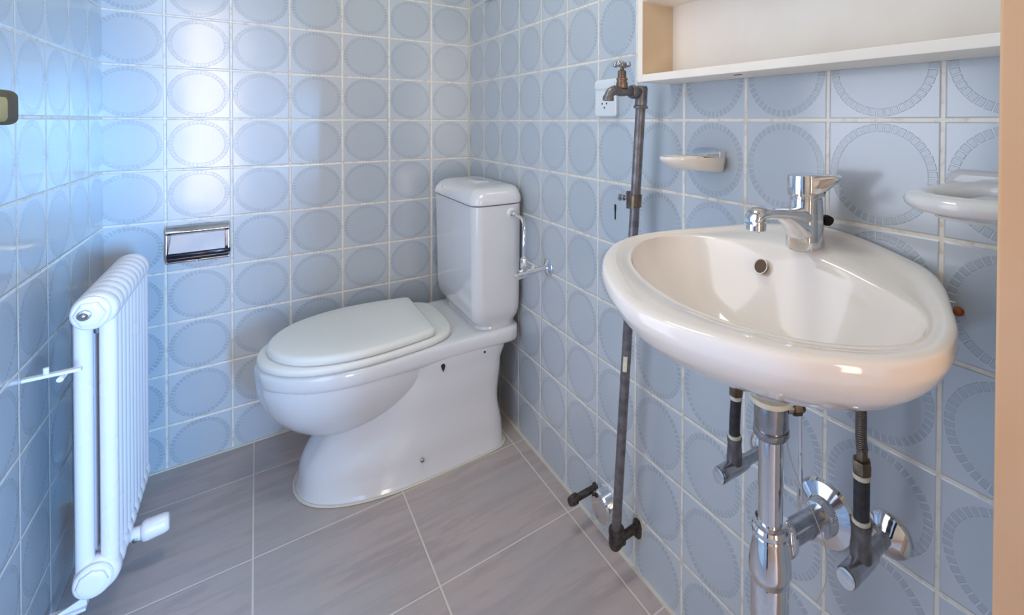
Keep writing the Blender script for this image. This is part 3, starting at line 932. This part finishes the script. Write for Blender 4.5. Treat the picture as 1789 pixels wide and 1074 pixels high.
m.lathe(PT, (-1, 0, .0), [(0, .0105), (.014, .0115), (.020, .0145), (.026, .0145), (.030, .0125)], 28)
build('tee_fitting', m, M['galv'], pipe)
m = MB(); q = PB + (PT - PB) * .432
for i in range(4):
    z_ = PB + (PT - PB) * (.395 + .010 * i)
m.loft([[tuple(PB + (PT - PB) * t + Vector((-.0109 * math.cos(a), -.0109 * math.sin(a), 0))) for t in (.398, .402, .428, .432)] for a in (.2, .5, .8, 1.1)], False, False, closed=False)
build('label_residue', m, M['ptfe'], pipe)

gt = thing('garden_tap', 'old brass tap with a cross handle at the top of the grey pipe', 'tap', (PT.x - .03, PT.y, PT.z))
ax = Vector((-1, 0, 0))
G0 = PT + Vector((-.030, 0, 0))
m = MB()
m.lathe(G0, (-1, 0, 0), [(0, .0095), (.008, .0088), (.015, .0096), (.025, .0108), (.034, .0095)], 24)
gx = G0.x
m.tube([(gx - .028, PT.y, PT.z), (gx - .040, PT.y, PT.z + .001), (gx - .051, PT.y, PT.z - .004), (gx - .056, PT.y, PT.z - .013)], [.0098, .0100, .0096, .0092], 20)
m.lathe((gx - .0562, PT.y, PT.z - .010), (-.05, 0, -1), [(0, .0095), (.002, .0110), (.010, .0113), (.0105, .009)], 20)
build('tap_body', m, M['galv'], gt, sharp=45)
m = MB()
m.lathe((gx - .022, PT.y, PT.z + .006), (0, 0, 1), [(0, .0125), (.012, .0118), (.0125, .0100), (.016, .0100), (.0165, .0118), (.020, .0116), (.021, .0092), (.034, .0086), (.036, .0075), (.037, .0040), (.046, .0036)], 24)
build('bonnet', m, M['patina'], gt, sharp=25)
m = MB()
hc = Vector((gx - .022, PT.y, PT.z + .054))
m.lathe(hc - Vector((0, 0, .006)), (0, 0, 1), [(0, .003), (.002, .0055), (.010, .0055), (.012, .003)], 18)
for a in (25, 115, 205, 295):
    dd = Vector((math.cos(math.radians(a)), math.sin(math.radians(a)), 0))
    m.lathe(hc, dd, [(.002, .0030), (.010, .0030), (.0115, .0052), (.0145, .0062), (.018, .0050), (.0195, .001)], 16)
build('cross_handle', m, M['chromedull'], gt, sharp=60)

# bracket that holds the pipe
bz = .872
pb = PB + (PT - PB) * ((bz - PB.z) / (PT.z - PB.z))
br = thing('pipe_clamp', 'small metal clamp with a bolt fixing the grey pipe to the wall', 'clamp', (pb.x, pb.y, bz))
m = MB(); m.lathe(pb - dirp * .014, dirp, [(0, .0125), (.0, .0135), (.026, .0135), (.026, .0125)], 24)
build('clamp_band', m, M['nut'], br)
m = MB()
lx = pb.x + .001
m.box((lx - .002, pb.y + .012, bz - .022), (lx + .001, pb.y + .030, bz + .016))
m.box((lx + .004, pb.y + .012, bz - .014), (lx + .007, pb.y + .030, bz + .016))
build('clamp_lug', m, M['nut'], br, bevel=.001)
m = MB(); m.lathe((lx + .004, pb.y + .022, bz), (-.3, .95, 0), [(0, .0035), (.014, .0035), (.015, .0065), (.019, .0065), (.020, .0035), (.024, .0035), (.025, .0078), (.029, .0078)], 10)
build('clamp_bolt', m, M['chromedull'], br)

# key-shaped slot in the tile below the clamp
m = MB(); prof = [(-.0022, -.018), (.0022, -.018), (.0022, .000), (.0035, .006), (.0035, .016), (.002, .019), (-.002, .019), (-.0035, .016), (-.0035, .006), (-.0022, 0)]
m.loft([[(dx, -.993 + u, .818 + v) for u, v in prof] for dx in (.0, -.0008)])
tag(build('drilled_slot', m, M['black'], origin=(0, -.993, .818), smooth=False), 'narrow dark slot drilled in a tile below the pipe clamp', 'hole')

# broken hole around the nipple at the foot of the pipe
m = MB()
nh = 18
rr_ = [1.0 + .25 * random.random() for _ in range(nh)]
rings = []
for dx, k in ((0, 1.25), (-.002, 1.15), (-.003, 1.0)):
    rings.append([(dx, PB.y - .004 + .015 * k * rr_[j] * math.cos(2 * PI * j / nh), PB.z + .004 + .024 * k * rr_[j] * math.sin(2 * PI * j / nh)) for j in range(nh)])
m.loft(rings)
hb = build('wall_hole', m, M['hole'], origin=(0, PB.y, PB.z), smooth=False)
tag(hb, 'ragged broken hole in the tiles where the grey pipe enters the wall', 'hole')
m = MB(); m.loft([[(dx, PB.y - .006 + .0145 * k * rr_[j] * math.cos(2 * PI * j / nh), PB.z + .003 + .0225 * k * rr_[j] * math.sin(2 * PI * j / nh)) for j in range(nh)] for dx, k in ((-.002, 1.0), (-.0036, 1.0), (-.0046, .8))])
build('hole_packing', m, M['darkiron'], hb)

# capped stub and chrome cover plate by the floor
st = thing('capped_pipe_stub', 'dark iron pipe stub with an end cap sticking out low on the right wall', 'pipe', (0, -.915, .09))
m = MB(); m.cyl((0, -.915, .091), (-.062, -.915, .091), .0088, n=20); m.lathe((0, -.915, .091), (-1, 0, 0), [(0, .0125), (.004, .0120), (.005, .009)], 18)
build('stub', m, M['darkiron'], st)
m = MB(); m.lathe((-.058, -.915, .091), (-1, 0, 0), [(0, .0115), (.002, .0130), (.012, .0130), (.013, .0118), (.020, .0110), (.022, .0095), (.0225, .003)], 20)
build('end_cap', m, M['darkiron'], st)
m = MB(); m.lathe((0, -.972, .088), (-1, 0, 0), [(0, .0400), (.003, .0400), (.004, .0385), (.026, .0370), (.030, .0340), (.032, .028), (.0325, .005)], 48)
tag(build('chrome_cover', m, M['chrome'], origin=(0, -.972, .088), sharp=30), 'round domed chrome cover plate on the right wall behind the pipe foot', 'cover plate')

# ================================================================ SOCKET
so = thing('wall_socket', 'white rectangular wall socket behind the old brass tap', 'socket', (0, -.962, 1.097))
m = MB(); m.loft([[(dx, y, z) for y, z in rrect(-1.006 + i, -.918 - i, 1.051 + i, 1.143 - i, .008, 5)] for dx, i in ((0, 0), (-.008, 0), (-.010, .002), (-.0105, .004))])
sp_ = build('socket_plate', m, M['outlet'], so)
m = MB(); m.loft([[(dx, y, z) for y, z in rrect(-1.004 + i, -.920 - i, 1.119 + i, 1.141 - i, .006, 5)] for dx, i in ((-.009, 0), (-.0125, .001), (-.013, .003))])
build('socket_cover', m, M['outlet'], so)
m = MB()
for dy, dz in ((0, .010), (0, -.010), (-.0095, 0), (.0095, 0)):
    m.lathe((-.0102, -.960 + dy, 1.083 + dz), (-1, 0, 0), [(0, .0024), (.0006, .0024)], 12)
build('socket_holes', m, M['black'], so)

# ================================================================ SOAP DISH
sd = thing('soap_dish', 'small cream soap dish on the right wall above the washbasin', 'soap dish', (0, -1.297, .955))
dh = [(.004, 0), (.004, .03), (.006, .038), (.03, .044), (.06, .043), (.095, .034), (.120, .017), (.127, 0)]
DO = outline(dh, 25)
dyc = -1.297
m = MB()
rings = []
for k, z in ((.10, .942), (.45, .9425), (.72, .945), (.86, .950), (.95, .958), (1.0, .968), (1.005, .9715), (.985, .9735), (.94, .9725), (.88, .970), (.6, .9685), (.1, .968)):
    rings.append([(-(.004 + (s - .004) * (k if True else 1)), dyc + w * (.35 + .65 * k if k < .9 else k), z + (.006 * (s / .1)) * (1 if z < .96 else 0.4)) for s, w in DO])
m.loft(rings)
build('dish', m, M['glass_white'], sd, sharp=60)
m = MB()
for i in range(3):
    s = .045 + i * .018
    m.tube([(-s, dyc - .020, .9735 + .0), (-s - .003, dyc, .9740), (-s, dyc + .020, .9735)], .0011, 8)
build('drain_ribs', m, M['glass_white'], sd)
m = MB(); m.loft([[(-dx, y, z) for y, z in ((dyc - .036 + i, .972), (dyc - .036 + i, .984 - i), (dyc - .028, .988 - i), (dyc, .9905 - i), (dyc + .028, .988 - i), (dyc + .036 - i, .984 - i), (dyc + .036 - i, .972))] for dx, i in ((0, 0), (.014, 0), (.017, .0015))])
build('wall_clip', m, M['chrome'], sd, bevel=.0008)

# ================================================================ GLASS HOLDER
gh = thing('tumbler_holder', 'white ceramic tumbler ring holder on the wall beside the door frame', 'tumbler holder', (0, -1.735, .95))
gy, gxc, gz = -1.738, -.070, .951
m = MB()
m.loft([[(-dx, gy + u, gz + .004 + v) for u, v in rrect(-.050 - i, .050 + i, -.026 - i, .022 + i, .018, 6)] for dx, i in ((0, .004), (.006, .003), (.010, 0), (.012, -.004))])
# oval torus with a flattened section
N1, N2 = 56, 18
vs, fs = [], []
for i in range(N1):
    a = 2 * PI * i / N1
    for j in range(N2):
        b = 2 * PI * j / N2
        ra, rb = .054 + .0155 * math.cos(b), .052 + .0155 * math.cos(b)
        vs.append((gxc + ra * math.cos(a), gy + (rb + .004) * math.sin(a), gz + .0105 * math.sin(b) + .008 * max(0, math.cos(a)) ** 2))
for i in range(N1):
    for j in range(N2):
        fs.append((i * N2 + j, ((i + 1) % N1) * N2 + j, ((i + 1) % N1) * N2 + (j + 1) % N2, i * N2 + (j + 1) % N2))
m.add(vs, fs)
m.loft([[(-dx, gy + u, gz + v) for u, v in rrect(-.050 + i, .050 - i, -.008, .018 - j, .007, 5)] for dx, i, j in ((.004, 0, 0), (.014, .0, .003), (.030, .004, .008))])
build('ring', m, M['ceramic'], gh, sharp=60)
m = MB(); m.lathe((gxc, gy, gz - .019), (0, 0, 1), [(0, .034), (.001, .040), (.004, .041), (.005, .036)], 40)
build('lower_saucer', m, M['ceramic'], gh)

# ================================================================ WALL CABINET (open, cream)
cb = thing('wall_cabinet', 'open cream wooden wall cabinet above the washbasin', 'cabinet', (0, -1.46, 1.117))
CY0, CY1, CZ0, CZ1, CX = -1.782, -1.181, 1.117, 1.62, -.090
m = MB(); m.box((CX, CY1 - .014, CZ0), (-.002, CY1, CZ1))
build('side_panel', m, M['cabinet'], cb, bevel=.0012)
m = MB(); m.box((CX + .001, CY1 - .0145, CZ0 + .016), (-.006, CY1 - .014, 1.276))
build('side_lining', m, M['cabinetin'], cb, smooth=False)
m = MB(); m.box((CX, CY0, CZ0), (-.002, CY1 - .0142, CZ0 + .0145))
bp = build('bottom_panel', m, M['cabinet'], cb, bevel=.0012)
m = MB(); m.box((-.006, CY0, CZ0 + .0145), (-.002, CY1 - .0145, CZ1 - .014))
build('back_panel', m, M['cabinet'], cb, smooth=False)
m = MB(); m.box((CX + .004, CY0, 1.2775), (-.0061, CY1 - .0145, 1.290))
build('shelf_panel', m, M['cabinet'], cb, bevel=.001)
m = MB(); m.box((CX + .0, CY0, CZ1 - .014), (-.002, CY1 - .0145, CZ1))
build('top_panel', m, M['cabinet'], cb, bevel=.001)
m = MB(); m.lathe((CX + .030, -1.405, CZ0 + .0002), (0, 0, -1), [(0, .007), (.0006, .007)], 14, sq=(1.3, .55))
build('screw_hole', m, M['black'], cb)

# little chrome-edged white box peeking in at the top of the right wall
wb = MB(); wb.box((-.012, -.245, 1.490), (0, -.178, 1.56))
tag(build('wall_box', wb, M['outlet'], origin=(0, -.21, 1.5), bevel=.003), 'corner of a white box high on the right wall, near the back corner', 'box')
# rusty screw at the basin edge
m = MB(); m.lathe((0, -1.700, .803), (-1, 0, 0), [(0, .006), (.004, .0055), (.006, .003)], 10)
tag(build('rusty_screw', m, M['rust'], origin=(0, -1.700, .803)), 'orange rusty screw in the wall at the right edge of the washbasin', 'screw')
